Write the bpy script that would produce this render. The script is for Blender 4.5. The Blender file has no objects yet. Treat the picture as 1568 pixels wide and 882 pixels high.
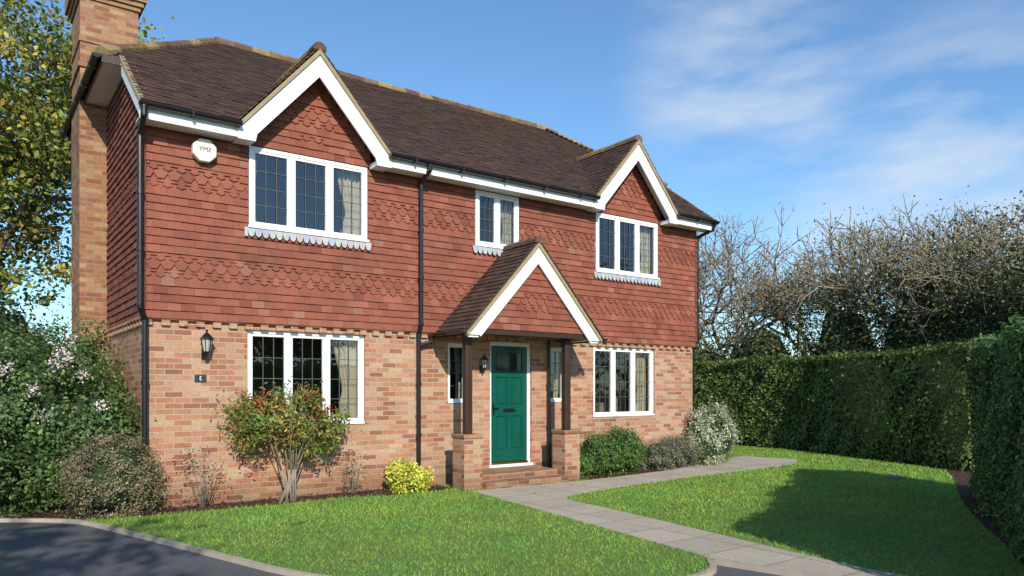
import bpy, math, random
import numpy as np
from mathutils import Vector
random.seed(7); rng=np.random.default_rng(11)
D=bpy.data
scene=bpy.context.scene
GZ=-0.10
# ---------------------------------------------------------------- helpers
def link(o,parent=None):
    scene.collection.objects.link(o)
    if parent: o.parent=parent
    return o
def empty(name):
    o=D.objects.new(name,None); o.empty_display_size=.2
    return link(o)
def mk(name,verts,faces,mat,parent=None,cols=None,smooth=False,midx=None):
    me=D.meshes.new(name); me.from_pydata([tuple(v) for v in verts],[],faces)
    for m in (mat if isinstance(mat,(list,tuple)) else [mat]): me.materials.append(m)
    if cols is not None:
        a=me.color_attributes.new('col','FLOAT_COLOR','POINT')
        c=np.ones((len(verts),4),dtype=np.float32); c[:,:3]=np.array(cols,dtype=np.float32)
        a.data.foreach_set('color',c.ravel())
    if midx is not None: me.polygons.foreach_set('material_index',midx)
    if smooth: me.polygons.foreach_set('use_smooth',[True]*len(me.polygons))
    me.update()
    return link(D.objects.new(name,me),parent)
def fast(name,V,k,C,mats,parent=None,extra=None):
    n=len(V)//k
    nv=n*k; ev=[];ef=[]
    if extra: ev,ef=extra
    tv=nv+len(ev)
    allv=np.vstack([V,np.array(ev,dtype=float).reshape(-1,3)]) if len(ev) else V
    starts=np.arange(n)*k; tot=np.full(n,k)
    li=np.arange(nv)
    if ef:
        fl=[];st=[];tt=[];s=nv
        for f in ef:
            fl+= [i+nv for i in f]; st.append(s); tt.append(len(f)); s+=len(f)
        li=np.concatenate([li,fl]); starts=np.concatenate([starts,st]); tot=np.concatenate([tot,tt])
    me=D.meshes.new(name)
    me.vertices.add(tv); me.vertices.foreach_set('co',allv.astype(np.float32).ravel())
    me.loops.add(len(li)); me.loops.foreach_set('vertex_index',li.astype(np.int32))
    me.polygons.add(len(starts)); me.polygons.foreach_set('loop_start',starts.astype(np.int32))
    try: me.polygons.foreach_set('loop_total',tot.astype(np.int32))
    except Exception: pass
    for m in mats: me.materials.append(m)
    mi=np.zeros(len(starts),dtype=np.int32)
    if ef: mi[n:]=1
    me.polygons.foreach_set('material_index',mi)
    me.update(calc_edges=True)
    a=me.color_attributes.new('col','FLOAT_COLOR','POINT')
    c=np.ones((tv,4),dtype=np.float32); c[:nv,:3]=np.repeat(C,k,axis=0)
    if len(ev): c[nv:,:3]=(.03,.03,.02)
    a.data.foreach_set('color',c.ravel())
    return link(D.objects.new(name,me),parent)
BF=[(0,3,2,1),(4,5,6,7),(0,1,5,4),(1,2,6,5),(2,3,7,6),(3,0,4,7)]
def bv(x0,x1,y0,y1,z0,z1):
    return [(x0,y0,z0),(x1,y0,z0),(x1,y1,z0),(x0,y1,z0),(x0,y0,z1),(x1,y0,z1),(x1,y1,z1),(x0,y1,z1)]
def boxes(name,L,mat,parent=None,bevel=0):
    V=[];F=[]
    for b in L:
        o=len(V); V+=bv(*b); F+=[tuple(i+o for i in f) for f in BF]
    o=mk(name,V,F,mat,parent)
    if bevel:
        m=o.modifiers.new('b','BEVEL'); m.width=bevel; m.segments=2
    return o
def box(name,x0,x1,y0,y1,z0,z1,mat,parent=None,bevel=0): return boxes(name,[(x0,x1,y0,y1,z0,z1)],mat,parent,bevel)
def prism_y(name,pts,y0,y1,mat,parent=None):
    n=len(pts); V=[(x,y0,z) for x,z in pts]+[(x,y1,z) for x,z in pts]
    F=[tuple(range(n)),tuple(range(2*n-1,n-1,-1))]+[(i,i+n,(i+1)%n+n,(i+1)%n) for i in range(n)]
    return mk(name,V,F,mat,parent)
def sheet(name,pts,z,mat,parent=None,thick=0):
    n=len(pts)
    if not thick: return mk(name,[(x,y,z) for x,y in pts],[tuple(range(n))],mat,parent)
    V=[(x,y,z) for x,y in pts]+[(x,y,z-thick) for x,y in pts]
    return mk(name,V,[tuple(range(n))]+[(i,i+n,(i+1)%n+n,(i+1)%n) for i in range(n)],mat,parent)
def tubedata(segs,sides=8):
    V=[];F=[]
    for a,b,ra,rb in segs:
        a=Vector(a);b=Vector(b); d=(b-a)
        if d.length<1e-5: continue
        d.normalize(); t=Vector((0,0,1)) if abs(d.z)<.9 else Vector((1,0,0))
        u=d.cross(t).normalized(); w=d.cross(u); o=len(V)
        for P,r in ((a,ra),(b,rb)):
            for i in range(sides):
                q=2*math.pi*i/sides; V.append(P+u*(math.cos(q)*r)+w*(math.sin(q)*r))
        F+=[(o+i,o+(i+1)%sides,o+sides+(i+1)%sides,o+sides+i) for i in range(sides)]
        F+=[tuple(o+i for i in reversed(range(sides))),tuple(o+sides+i for i in range(sides))]
    return V,F
def pipe(name,pts,r,mat,parent=None,collar=0):
    segs=[]
    for a,b in zip(pts[:-1],pts[1:]):
        segs.append((a,b,r,r))
        A=Vector(a);B=Vector(b); d=(B-A).normalized()
        segs.append((A-d*.025,A+d*.025,r*1.18,r*1.18)); segs.append((B-d*.025,B+d*.025,r*1.18,r*1.18))
        if collar and (B-A).length>1.2:
            k=int((B-A).length/collar)
            for i in range(1,k+1):
                P=A+d*((B-A).length*i/(k+1)); segs.append((P-d*.03,P+d*.03,r*1.3,r*1.3))
    V,F=tubedata(segs,12); return mk(name,V,F,mat,parent)
# ---------------------------------------------------------------- material helpers
def newmat(name):
    m=D.materials.new(name); m.use_nodes=True; nt=m.node_tree
    return m,nt,nt.nodes['Principled BSDF']
def N(nt,t,**k):
    n=nt.nodes.new(t)
    for a,b in k.items(): setattr(n,a,b)
    return n
def MA(nt,op,a,b=None,c=None,clamp=False):
    n=N(nt,'ShaderNodeMath',operation=op); n.use_clamp=clamp
    for i,x in enumerate((a,b,c)):
        if x is None: continue
        if hasattr(x,'is_output'): nt.links.new(x,n.inputs[i])
        else: n.inputs[i].default_value=x
    return n.outputs[0]
def MIX(nt,f,a,b,bt='MIX'):
    n=N(nt,'ShaderNodeMix',data_type='RGBA',blend_type=bt)
    for i,x in ((0,f),(6,a),(7,b)):
        if hasattr(x,'is_output'): nt.links.new(x,n.inputs[i])
        elif i==0: n.inputs[0].default_value=x
        else: n.inputs[i].default_value=(*x[:3],1)
    return n.outputs[2]
def NOISE(nt,scale,detail=4,vec=None,rough=.55):
    n=N(nt,'ShaderNodeTexNoise'); n.inputs['Scale'].default_value=scale; n.inputs['Detail'].default_value=detail; n.inputs['Roughness'].default_value=rough
    if vec is None: vec=N(nt,'ShaderNodeNewGeometry').outputs['Position']
    nt.links.new(vec,n.inputs['Vector']); return n.outputs[0]
def RAMP(nt,f,stops,interp='LINEAR'):
    r=N(nt,'ShaderNodeValToRGB'); r.color_ramp.interpolation=interp
    el=r.color_ramp.elements
    while len(el)<len(stops): el.new(.5)
    for e,(p,c) in zip(el,stops): e.position=p; e.color=(*c,1) if len(c)==3 else c
    nt.links.new(f,r.inputs[0]); return r.outputs[0]
def BUMP(nt,bs,h,st=.5,dist=.01):
    b=N(nt,'ShaderNodeBump'); b.inputs['Strength'].default_value=st; b.inputs['Distance'].default_value=dist
    nt.links.new(h,b.inputs['Height']); nt.links.new(b.outputs[0],bs.inputs['Normal'])
def simple(name,c,rough=.5,var=.15,scale=6,bump=.0,metal=0,spec=None):
    m,nt,bs=newmat(name)
    n=NOISE(nt,scale,5)
    col=MIX(nt,n,[x*(1-var) for x in c],[min(1,x*(1+var)) for x in c])
    nt.links.new(col,bs.inputs['Base Color']); bs.inputs['Roughness'].default_value=rough; bs.inputs['Metallic'].default_value=metal
    if spec is not None: bs.inputs['Specular IOR Level'].default_value=spec
    if bump: BUMP(nt,bs,NOISE(nt,scale*8,4),bump,.01)
    return m
def attrmat(name,rough=.7,trans=0,noise=.25,nscale=8,bump=.2,spec=.3,moss=None,stain=None):
    m,nt,bs=newmat(name)
    a=N(nt,'ShaderNodeAttribute',attribute_name='col').outputs['Color']
    n=NOISE(nt,nscale,5)
    f=MA(nt,'MULTIPLY_ADD',n,2*noise,1-noise)
    cc=N(nt,'ShaderNodeCombineColor'); 
    for i in range(3): nt.links.new(f,cc.inputs[i])
    col=MIX(nt,1.0,a,cc.outputs[0],'MULTIPLY')
    if moss:
        mf=MA(nt,'MULTIPLY',RAMP(nt,NOISE(nt,1.3,6,rough=.7),[(.5,(0,0,0)),(.7,(1,1,1))]),moss[1])
        col=MIX(nt,mf,col,moss[0])
    if stain:
        sf=MA(nt,'MULTIPLY',RAMP(nt,NOISE(nt,.8,5,rough=.6),[(.45,(0,0,0)),(.75,(1,1,1))]),stain[1])
        col=MIX(nt,sf,col,stain[0])
    nt.links.new(col,bs.inputs['Base Color']); bs.inputs['Roughness'].default_value=rough; bs.inputs['Specular IOR Level'].default_value=spec
    if bump: BUMP(nt,bs,NOISE(nt,60,3),bump,.004)
    if trans:
        t=N(nt,'ShaderNodeBsdfTranslucent'); nt.links.new(col,t.inputs[0])
        mx=N(nt,'ShaderNodeMixShader'); mx.inputs[0].default_value=trans
        nt.links.new(bs.outputs[0],mx.inputs[1]); nt.links.new(t.outputs[0],mx.inputs[2])
        nt.links.new(mx.outputs[0],nt.nodes['Material Output'].inputs[0])
    return m
def brickmat(name,pal,mort=(.42,.35,.27)):
    m,nt,bs=newmat(name)
    g=N(nt,'ShaderNodeNewGeometry'); sp=N(nt,'ShaderNodeSeparateXYZ'); nt.links.new(g.outputs['Position'],sp.inputs[0])
    sn=N(nt,'ShaderNodeSeparateXYZ'); nt.links.new(g.outputs['True Normal'],sn.inputs[0])
    kx=MA(nt,'GREATER_THAN',MA(nt,'ABSOLUTE',sn.outputs[0]),.7); kz=MA(nt,'GREATER_THAN',MA(nt,'ABSOLUTE',sn.outputs[2]),.7)
    def mixv(k,a,b): return MA(nt,'ADD',MA(nt,'MULTIPLY',a,MA(nt,'SUBTRACT',1,k)),MA(nt,'MULTIPLY',b,k))
    u=mixv(kx,sp.outputs[0],sp.outputs[1]); v=mixv(kz,sp.outputs[2],sp.outputs[1])
    wob=NOISE(nt,9,3); u=MA(nt,'ADD',u,MA(nt,'MULTIPLY',MA(nt,'SUBTRACT',wob,.5),.008)); v=MA(nt,'ADD',v,MA(nt,'MULTIPLY',MA(nt,'SUBTRACT',NOISE(nt,11,3),.5),.008))
    bw,bh=.225,.075
    rr=MA(nt,'DIVIDE',v,bh); row=MA(nt,'FLOOR',rr); fv=MA(nt,'MULTIPLY',MA(nt,'FRACT',rr),bh)
    uu=MA(nt,'ADD',MA(nt,'DIVIDE',u,bw),MA(nt,'FRACT',MA(nt,'MULTIPLY',row,.5)))
    colm=MA(nt,'FLOOR',uu); fu=MA(nt,'MULTIPLY',MA(nt,'FRACT',uu),bw)
    m1=MA(nt,'GREATER_THAN',fu,.011); m2=MA(nt,'GREATER_THAN',fv,.013)
    mask=MA(nt,'MULTIPLY',m1,m2)
    cb=N(nt,'ShaderNodeCombineXYZ'); nt.links.new(colm,cb.inputs[0]); nt.links.new(row,cb.inputs[1]); nt.links.new(kx,cb.inputs[2])
    wn=N(nt,'ShaderNodeTexWhiteNoise',noise_dimensions='3D'); nt.links.new(cb.outputs[0],wn.inputs[0])
    st=[(i/len(pal),c) for i,c in enumerate(pal)]
    bc=RAMP(nt,wn.outputs[0],st,'CONSTANT')
    n1=NOISE(nt,25,5); f=MA(nt,'MULTIPLY_ADD',n1,.8,.6); n2=NOISE(nt,.9,4); f=MA(nt,'MULTIPLY',f,MA(nt,'MULTIPLY_ADD',n2,.7,.67))
    cc=N(nt,'ShaderNodeCombineColor'); [nt.links.new(f,cc.inputs[i]) for i in range(3)]
    bc=MIX(nt,1.0,bc,cc.outputs[0],'MULTIPLY')
    ef=RAMP(nt,NOISE(nt,3.2,7,rough=.75),[(.56,(0,0,0)),(.75,(.4,.4,.4))])
    bc=MIX(nt,ef,bc,(.45,.38,.31))
    col=MIX(nt,mask,mort,bc)
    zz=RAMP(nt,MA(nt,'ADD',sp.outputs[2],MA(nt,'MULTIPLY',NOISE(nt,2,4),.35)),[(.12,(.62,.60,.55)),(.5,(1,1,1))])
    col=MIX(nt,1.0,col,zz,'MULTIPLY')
    nt.links.new(col,bs.inputs['Base Color']); bs.inputs['Roughness'].default_value=.88; bs.inputs['Specular IOR Level'].default_value=.2
    h=MA(nt,'ADD',mask,MA(nt,'MULTIPLY',n1,.5)); BUMP(nt,bs,h,.8,.007)
    return m
PAL=[(.39,.17,.095),(.45,.245,.155),(.34,.135,.08),(.47,.28,.185),(.39,.20,.115),(.43,.215,.125),(.27,.11,.07),(.44,.29,.18),(.42,.18,.11),(.36,.16,.095),(.44,.24,.145)]
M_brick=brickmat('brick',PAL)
M_brickc=brickmat('chimney_brick',[(.30,.14,.075),(.36,.20,.10),(.25,.10,.06),(.37,.23,.12),(.27,.11,.06),(.33,.15,.08)],(.28,.22,.15))
M_tile=attrmat('clay_hung_tile',.75,0,.22,5,.3,stain=((.14,.055,.040),.5))
M_roof=attrmat('roof_tile',.85,0,.4,3,.3,.2,moss=((.06,.055,.03),.4))
M_ridge=attrmat('ridge_tile',.9,0,.4,9,.4,.2,moss=((.36,.27,.05),.85))
M_under=simple('tile_underlay',(.10,.03,.02),.9)
M_underr=simple('roof_underlay',(.03,.02,.018),.9)
M_white=simple('white_paint',(.80,.80,.79),.38,.05,3,.03)
M_frame=simple('white_upvc',(.82,.82,.82),.25,.03,3)
M_black=simple('black_plastic',(.012,.012,.014),.3,.3,4)
M_mortar=simple('verge_mortar',(.33,.26,.15),.95,.35,9,.6)
M_timber=simple('dark_timber',(.045,.022,.015),.45,.4,7,.2)
M_green=simple('door_green',(.003,.085,.06),.25,.15,2)
M_brass=simple('brass',(.5,.36,.12),.3,.2,5,metal=1)
M_inner=simple('plaster',(.32,.29,.25),.9)
M_curtain=simple('curtain_fabric',(.62,.55,.42),.9,.1,20)
M_conc=simple('kerb_concrete',(.40,.33,.26),.95,.25,8,.3)
M_sandst=simple('step_edge',(.3,.2,.14),.9,.3,9,.3)
M_bark=simple('bark',(.10,.08,.055),.95,.4,10,.6)
M_barkl=simple('pale_bark',(.27,.225,.17),.95,.4,10,.4)
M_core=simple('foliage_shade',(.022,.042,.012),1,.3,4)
M_leaf=attrmat('leaf',.5,.22,.15,3,0,.35)
M_leafm=attrmat('leaf_matt',.7,0,.15,3,0,.2)
M_lamp=simple('lantern_glass',(.45,.42,.36),.15,.1,8)
M_fence=simple('fence_wood',(.30,.15,.06),.8,.35,6,.3)
M_came=simple('lead_cames',(.09,.09,.09),.5)
M_glass,nt,bs=newmat('window_glass')
nt.nodes.remove(bs)
tr=N(nt,'ShaderNodeBsdfTransparent'); tr.inputs[0].default_value=(.80,.84,.84,1)
gl=N(nt,'ShaderNodeBsdfGlossy'); gl.inputs['Roughness'].default_value=.01
lw=N(nt,'ShaderNodeFresnel'); lw.inputs[0].default_value=1.62
b=N(nt,'ShaderNodeBump'); b.inputs['Strength'].default_value=.12; b.inputs['Distance'].default_value=.02
nt.links.new(NOISE(nt,2.5,2),b.inputs['Height']); nt.links.new(b.outputs[0],gl.inputs['Normal'])
mx=N(nt,'ShaderNodeMixShader'); nt.links.new(MA(nt,'MULTIPLY_ADD',lw.outputs[0],1.2,.07,clamp=True),mx.inputs[0]); nt.links.new(tr.outputs[0],mx.inputs[1]); nt.links.new(gl.outputs[0],mx.inputs[2])
nt.links.new(mx.outputs[0],nt.nodes['Material Output'].inputs[0])
m,nt,bs=newmat('path_paving'); M_path=m
n1=NOISE(nt,60,5,rough=.8); n2=NOISE(nt,1.2,5)
c=RAMP(nt,n1,[(.3,(.25,.21,.155)),(.5,(.46,.395,.31)),(.7,(.58,.52,.43))]); c=MIX(nt,RAMP(nt,n2,[(.5,(0,0,0)),(.8,(.45,.45,.45))]),c,(.24,.22,.15))
sp=N(nt,'ShaderNodeSeparateXYZ'); nt.links.new(N(nt,'ShaderNodeNewGeometry').outputs['Position'],sp.inputs[0])
wv=MA(nt,'MULTIPLY',NOISE(nt,7,3),.03)
jx=MA(nt,'FRACT',MA(nt,'DIVIDE',MA(nt,'ADD',sp.outputs[0],wv),.62)); jy=MA(nt,'FRACT',MA(nt,'DIVIDE',MA(nt,'ADD',sp.outputs[1],wv),.60))
jm=MA(nt,'MINIMUM',MA(nt,'GREATER_THAN',jx,.022),MA(nt,'GREATER_THAN',jy,.022))
cb=N(nt,'ShaderNodeCombineXYZ'); nt.links.new(MA(nt,'FLOOR',MA(nt,'DIVIDE',MA(nt,'ADD',sp.outputs[0],wv),.62)),cb.inputs[0]); nt.links.new(MA(nt,'FLOOR',MA(nt,'DIVIDE',MA(nt,'ADD',sp.outputs[1],wv),.60)),cb.inputs[1])
wn=N(nt,'ShaderNodeTexWhiteNoise'); nt.links.new(cb.outputs[0],wn.inputs[0])
f=MA(nt,'MULTIPLY_ADD',wn.outputs[0],.16,.90); cc=N(nt,'ShaderNodeCombineColor'); [nt.links.new(f,cc.inputs[i]) for i in range(3)]
c=MIX(nt,1.0,c,cc.outputs[0],'MULTIPLY'); c=MIX(nt,jm,(.17,.15,.10),c)
nt.links.new(c,bs.inputs['Base Color']); bs.inputs['Roughness'].default_value=.95; BUMP(nt,bs,MA(nt,'ADD',n1,jm),.5,.008)
m,nt,bs=newmat('asphalt'); M_asph=m
n1=NOISE(nt,90,4,rough=.8); n2=NOISE(nt,.8,6,rough=.65)
c=RAMP(nt,n1,[(.3,(.04,.041,.045)),(.55,(.11,.112,.118)),(.72,(.24,.24,.24))]); c=MIX(nt,RAMP(nt,n2,[(.5,(0,0,0)),(.68,(.7,.7,.7))]),c,(.085,.086,.06))
nt.links.new(c,bs.inputs['Base Color']); bs.inputs['Roughness'].default_value=.8; BUMP(nt,bs,n1,.6,.008)
m,nt,bs=newmat('soil_mulch'); M_soil=m
n1=NOISE(nt,35,6,rough=.8)
nt.links.new(RAMP(nt,n1,[(.3,(.025,.012,.01)),(.55,(.085,.04,.03)),(.75,(.18,.085,.06))]),bs.inputs['Base Color']); bs.inputs['Roughness'].default_value=.95; BUMP(nt,bs,n1,1,.04)
m,nt,bs=newmat('lawn_turf'); M_lawn=m
n1=NOISE(nt,45,5,rough=.8); n2=NOISE(nt,.7,5)
c=RAMP(nt,n1,[(.3,(.08,.15,.03)),(.6,(.16,.28,.05)),(.8,(.25,.34,.08))]); c=MIX(nt,RAMP(nt,n2,[(.4,(0,0,0)),(.7,(.6,.6,.6))]),c,(.20,.27,.05))
nt.links.new(c,bs.inputs['Base Color']); bs.inputs['Roughness'].default_value=.9; BUMP(nt,bs,n1,1,.02)
M_ground=simple('far_grass',(.06,.10,.025),.95,.4,.5,.5)
# ---------------------------------------------------------------- tiles
class TileBuf:
    def __init__(s): s.V=[];s.F=[];s.C=[]
    def run(s,P0,U,V,Nn,S,gauge,width,intervals,colfn,shape=None,nb=.046,th=.016,over=1.75,start=0):
        P0=Vector(P0);U=Vector(U);V=Vector(V);Nn=Vector(Nn)
        i=0;sv=start
        while sv<S-gauge*.3:
            off=(i%2)*width*.5
            h=min(gauge*over,max(S-sv,.03)) 
            for a,b in intervals(sv):
                if b-a<.02: continue
                k=math.floor((a-off)/width)
                while off+k*width<b:
                    u0=max(a,off+k*width+.001); u1=min(b,off+(k+1)*width-.001); k+=1
                    if u1-u0<.015: continue
                    jn=random.uniform(-.003,.004); jv=random.uniform(-.002,.002)
                    hs=gauge*.62
                    sh=shape(sv,i,(u0+u1)/2) if shape and (u1-u0)>width*.7 else 0
                    w=u1-u0
                    if sh==1: fp=[(u0,hs),(u0+w*.27,0),(u1-w*.27,0),(u1,hs),(u1,h),(u0,h)]
                    elif sh==3: hs=gauge*.72; fp=[(u0,hs*.9),(u0+w*.12,hs*.3),(u0+w*.35,0),(u1-w*.35,0),(u1-w*.12,hs*.3),(u1,hs*.9),(u1,h),(u0,h)]
                    elif sh==4: fp=[(u0,hs),(u0+w*.28,hs),(u0+w*.14,hs*.42),(u0+w*.5,0),(u1-w*.14,hs*.42),(u1-w*.28,hs),(u1,hs),(u1,h),(u0,h)]
                    else: fp=[(u0,0),(u1,0),(u1,h),(u0,h)]
                    n=len(fp); o=len(s.V)
                    for t in (0,th):
                        for (uu,vv) in fp:
                            nn=nb+jn-(nb-.012)*vv/(gauge*1.75)-t
                            s.V.append(P0+U*uu+V*(sv+vv+jv)+Nn*nn)
                    c=colfn(sv,u0)
                    s.C+= [c]*(2*n)
                    s.F.append(tuple(range(o,o+n)))
                    for e in range(n):
                        if e==n-2: continue
                        s.F.append((o+e,o+n+e,o+n+(e+1)%n,o+(e+1)%n))
            sv+=gauge;i+=1
    def obj(s,name,mat,parent): return mk(name,s.V,s.F,mat,parent,cols=s.C)
def hungcol(sv,u):
    r=random.random(); k=random.uniform(.88,1.10)
    base=(.262,.082,.049) if r<.72 else ((.29,.10,.062) if r<.86 else ((.21,.062,.041) if r<.97 else (.29,.125,.085)))
    return tuple(x*k for x in base)
def roofcol(sv,u):
    r=random.random(); k=random.uniform(.82,1.18)
    base=(.080,.048,.040) if r<.75 else ((.10,.055,.042) if r<.88 else (.06,.042,.038))
    return tuple(x*k for x in base)
def sub(iv,a,b):
    out=[]
    for p,q in iv:
        if b<=p or a>=q: out.append((p,q)); continue
        if a>p: out.append((p,a))
        if b<q: out.append((b,q))
    return out
# ================================================================= HOUSE
house=empty('brick_house')
L=10.70; Dp=6.2; ZT=2.41
WL=[(1.30,3.08,.94,2.30),(7.83,9.53,.94,2.30)]
WS=[(4.57,4.97,1.24,2.24),(6.74,7.14,1.24,2.24)]
DOOR=(5.42,6.33,.16,2.30)
WU=[(1.30,3.08,3.72,4.85),(7.83,9.53,3.72,4.85)]
WM=[(5.07,5.98,3.90,4.84)]
def wallgrid(name,y,x0,x1,z0,z1,ops,rev,mat):
    xs=sorted({x0,x1,*[o[0] for o in ops],*[o[1] for o in ops]}); zs=sorted({z0,z1,*[o[2] for o in ops],*[o[3] for o in ops]})
    V=[];F=[]
    def q(a,b,c,d): o=len(V); V.extend([a,b,c,d]); F.append((o,o+1,o+2,o+3))
    for i in range(len(xs)-1):
        for j in range(len(zs)-1):
            cx=(xs[i]+xs[i+1])/2; cz=(zs[j]+zs[j+1])/2
            if any(o[0]<cx<o[1] and o[2]<cz<o[3] for o in ops): continue
            q((xs[i],y,zs[j]),(xs[i+1],y,zs[j]),(xs[i+1],y,zs[j+1]),(xs[i],y,zs[j+1]))
    for a,b,c,d in ops:
        q((a,y,c),(a,y,d),(a,y+rev,d),(a,y+rev,c)); q((b,y,c),(b,y+rev,c),(b,y+rev,d),(b,y,d))
        q((a,y,c),(a,y+rev,c),(b,y+rev,c),(b,y,c)); q((a,y,d),(b,y,d),(b,y+rev,d),(a,y+rev,d))
    return mk(name,V,F,mat,house)
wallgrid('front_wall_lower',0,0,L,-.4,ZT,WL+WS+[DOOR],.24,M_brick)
wallgrid('front_wall_upper',-.03,0,L,ZT,4.9,WU+WM,.26,M_under)
def sidewall(name,x,mat0,mat1):
    mk(name+'_lower',[(x,0,-.4),(x,Dp,-.4),(x,Dp,ZT),(x,0,ZT)],[(0,1,2,3)],mat0,house)
    mk(name+'_upper',[(x,-.03,ZT),(x,Dp,ZT),(x,Dp,5.1),(x,5.12,6.1),(x,1.08,6.1),(x,-.03,5.25)],[(0,1,2,3,4,5)],mat1,house)
sidewall('left_wall',0,M_brick,M_under); sidewall('right_wall',L,M_brick,M_under)
mk('back_wall',[(0,Dp,-.4),(L,Dp,-.4),(L,Dp,5.2),(0,Dp,5.2)],[(0,1,2,3)],M_brick,house)
boxes('interior',[(.3,L-.3,3.0,3.1,0,5),(.02,L-.02,.05,Dp-.05,2.5,2.6),(.02,L-.02,.05,Dp-.05,4.92,4.98),(4.1,4.2,.3,3,0,4.9),(7.4,7.5,.3,3,0,4.9),(.02,L-.02,.05,Dp-.05,-.1,.02)],M_inner,house)
den=[(-.05,L+.05,-.055,-.002,2.375,2.41)]
x=-.03
while x<L: den.append((x,x+.105,-.045,-.001,2.30,2.375)); x+=.215
boxes('dentil_course',den,M_brick,house)
den=[(-.055,-.002,-.05,Dp,2.375,2.41)]; y=.1
while y<Dp: den.append((-.045,-.001,y,y+.105,2.30,2.375)); y+=.215
boxes('dentil_course_side',den,M_brick,house)
GA=.1068; TW=.168
tb=TileBuf()
ops=[(a-.01,b+.01,c-.055,d+.1) for a,b,c,d in WU+WM]
def iv_front(sv):
    z=ZT-.02+sv; iv=[(-.06,L+.06)]
    for a,b,c,d in ops:
        if z+GA>c+.03 and z<d: iv=sub(iv,a,b)
    return iv
def shp(sv,i,u):
    return {5:4,6:1,7:4,16:4,17:1,18:4}.get(i,0)
tb.run((0,-.03,ZT-.02),(1,0,0),(0,0,1),(0,-1,0),4.88-ZT,GA,TW,iv_front,hungcol,shp)
ivs=lambda sv:[(max(-.08,(ZT+sv+GA-5.32)/.725),min(Dp+.05,Dp-(ZT+sv+GA-5.32)/.725 if ZT+sv>5.2 else Dp))]
shaded_hungcol=lambda s,u:tuple(x*.78 for x in hungcol(s,u))  # darker copy of hungcol: the left wall's shade painted into its tiles
tb.run((-.0,0,ZT-.02),(0,1,0),(0,0,1),(-1,0,0),6.1-ZT,GA,TW,ivs,shaded_hungcol,shp)
tb.run((L,0,ZT-.02),(0,1,0),(0,0,1),(1,0,0),6.1-ZT,GA,TW,ivs,hungcol,shp)
GC=[2.205,8.68]; GW=1.14; GS=1.13
for c in GC:
    tb.run((c,-.05,4.86),(1,0,0),(0,0,1),(0,-1,0),1.2,GA,TW,lambda sv:[(-min(.93,(6.08-(4.86+sv+.05))/GS),min(.93,(6.08-(4.86+sv+.05))/GS))] if 6.08-(4.86+sv+.05)>.05 else [],hungcol,
           lambda sv,i,u:(4 if (i in (4,6) and abs(u)<.30) else 1 if (i==5 and abs(u)<.38) else 4 if (i in(2,8) and abs(u)<.12) else 0))
    mk('gable_wall',[(c-1.1,-.045,4.85),(c+1.1,-.045,4.85),(c,-.045,6.2)],[(0,1,2)],M_under,house)
tb.obj('hung_tiles',M_tile,house)
lb=TileBuf()
for a,b,c,d in WU+WM:
    lb.run((0,-.082,c-.135),(1,0,0),(0,0,1),(0,-1,0),.13,.125,.098,lambda sv:[(a-.07,b+.07)],lambda s,u:tuple(k*random.uniform(.85,1.1) for k in (.42,.43,.46)),lambda s,i,u:3,nb=.03,th=.006,over=1.0)
lb.obj('lead_aprons',attrmat('lead_apron',.5,0,.3,14,.2),house)
# ---- roof
SN=.725; nrm=math.sqrt(1+SN*SN); CV=1/nrm; SV=SN/nrm
EY,EZ=-.40,5.04
RY=3.1; RZ=EZ+(RY-EY)*SN
XL,XR=-.13,L+.27
HL=1.69; HR=L+.14-1.69
HZ=6.10
def iv_roof(sv):
    z=EZ+SV*sv; y=EY+CV*sv
    if z<HZ: iv=[(XL,XR-.0)]
    else:
        f=(z-HZ)/(RZ-HZ); iv=[(-.36+f*(HL+.36),L+.36-f*(L+.36-HR))]
    if y<.05:
        hw=min(GW+.03,(6.33-z)/GS)
        for c in GC: iv=sub(iv,c-hw,c+hw)
    return iv
rb=TileBuf(); SL=(RY-EY)/CV
rb.run((0,EY,EZ),(1,0,0),(0,CV,SV),(0,-SV,CV),SL,.1,.165,iv_roof,roofcol,None,nb=.036,th=.012)
rb.run((0,2*RY-EY,EZ),(1,0,0),(0,-CV,SV),(0,SV,CV),SL,.1,.165,lambda s:[(max(XL,-.36+((EZ+SV*s)-HZ)/(RZ-HZ)*(HL+.36)) if EZ+SV*s>HZ else XL, XR if EZ+SV*s<HZ else L+.36-((EZ+SV*s)-HZ)/(RZ-HZ)*(L+.36-HR))],roofcol)
def ivh(s):
    f=s/math.hypot(HL+.36,RZ-HZ)
    return [(1.08+f*(RY-1.08),5.12-f*(5.12-RY))] if f<1 else []
hl=math.hypot(HL+.36,RZ-HZ)
rb.run((-.36,0,HZ),(0,1,0),((HL+.36)/hl,0,(RZ-HZ)/hl),(-(RZ-HZ)/hl,0,(HL+.36)/hl),hl,.1,.165,ivh,roofcol)
rb.run((L+.36,0,HZ),(0,1,0),(-(HL+.36)/hl,0,(RZ-HZ)/hl),((RZ-HZ)/hl,0,(HL+.36)/hl),hl,.1,.165,ivh,roofcol)
e=.006
def P(x,y): return (x,y,EZ+(y-EY)*SN-e)
y0=0.0; hy=EY+(HZ-EZ)/SN
V=[P(XL,y0),P(XR,y0),P(XR,hy),(L+.35,hy,HZ-e),(HR,RY,RZ-e),(HL,RY,RZ-e),(-.35,hy,HZ-e),P(XL,hy)]
mk('roof_deck_front',V,[tuple(range(8))],M_underr,house)
V=[(a,2*RY-b,c) for a,b,c in V]
V[0]=(XL,2*RY-EY,EZ-e);V[1]=(XR,2*RY-EY,EZ-e)
mk('roof_deck_back',V,[tuple(range(8))],M_underr,house)
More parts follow.
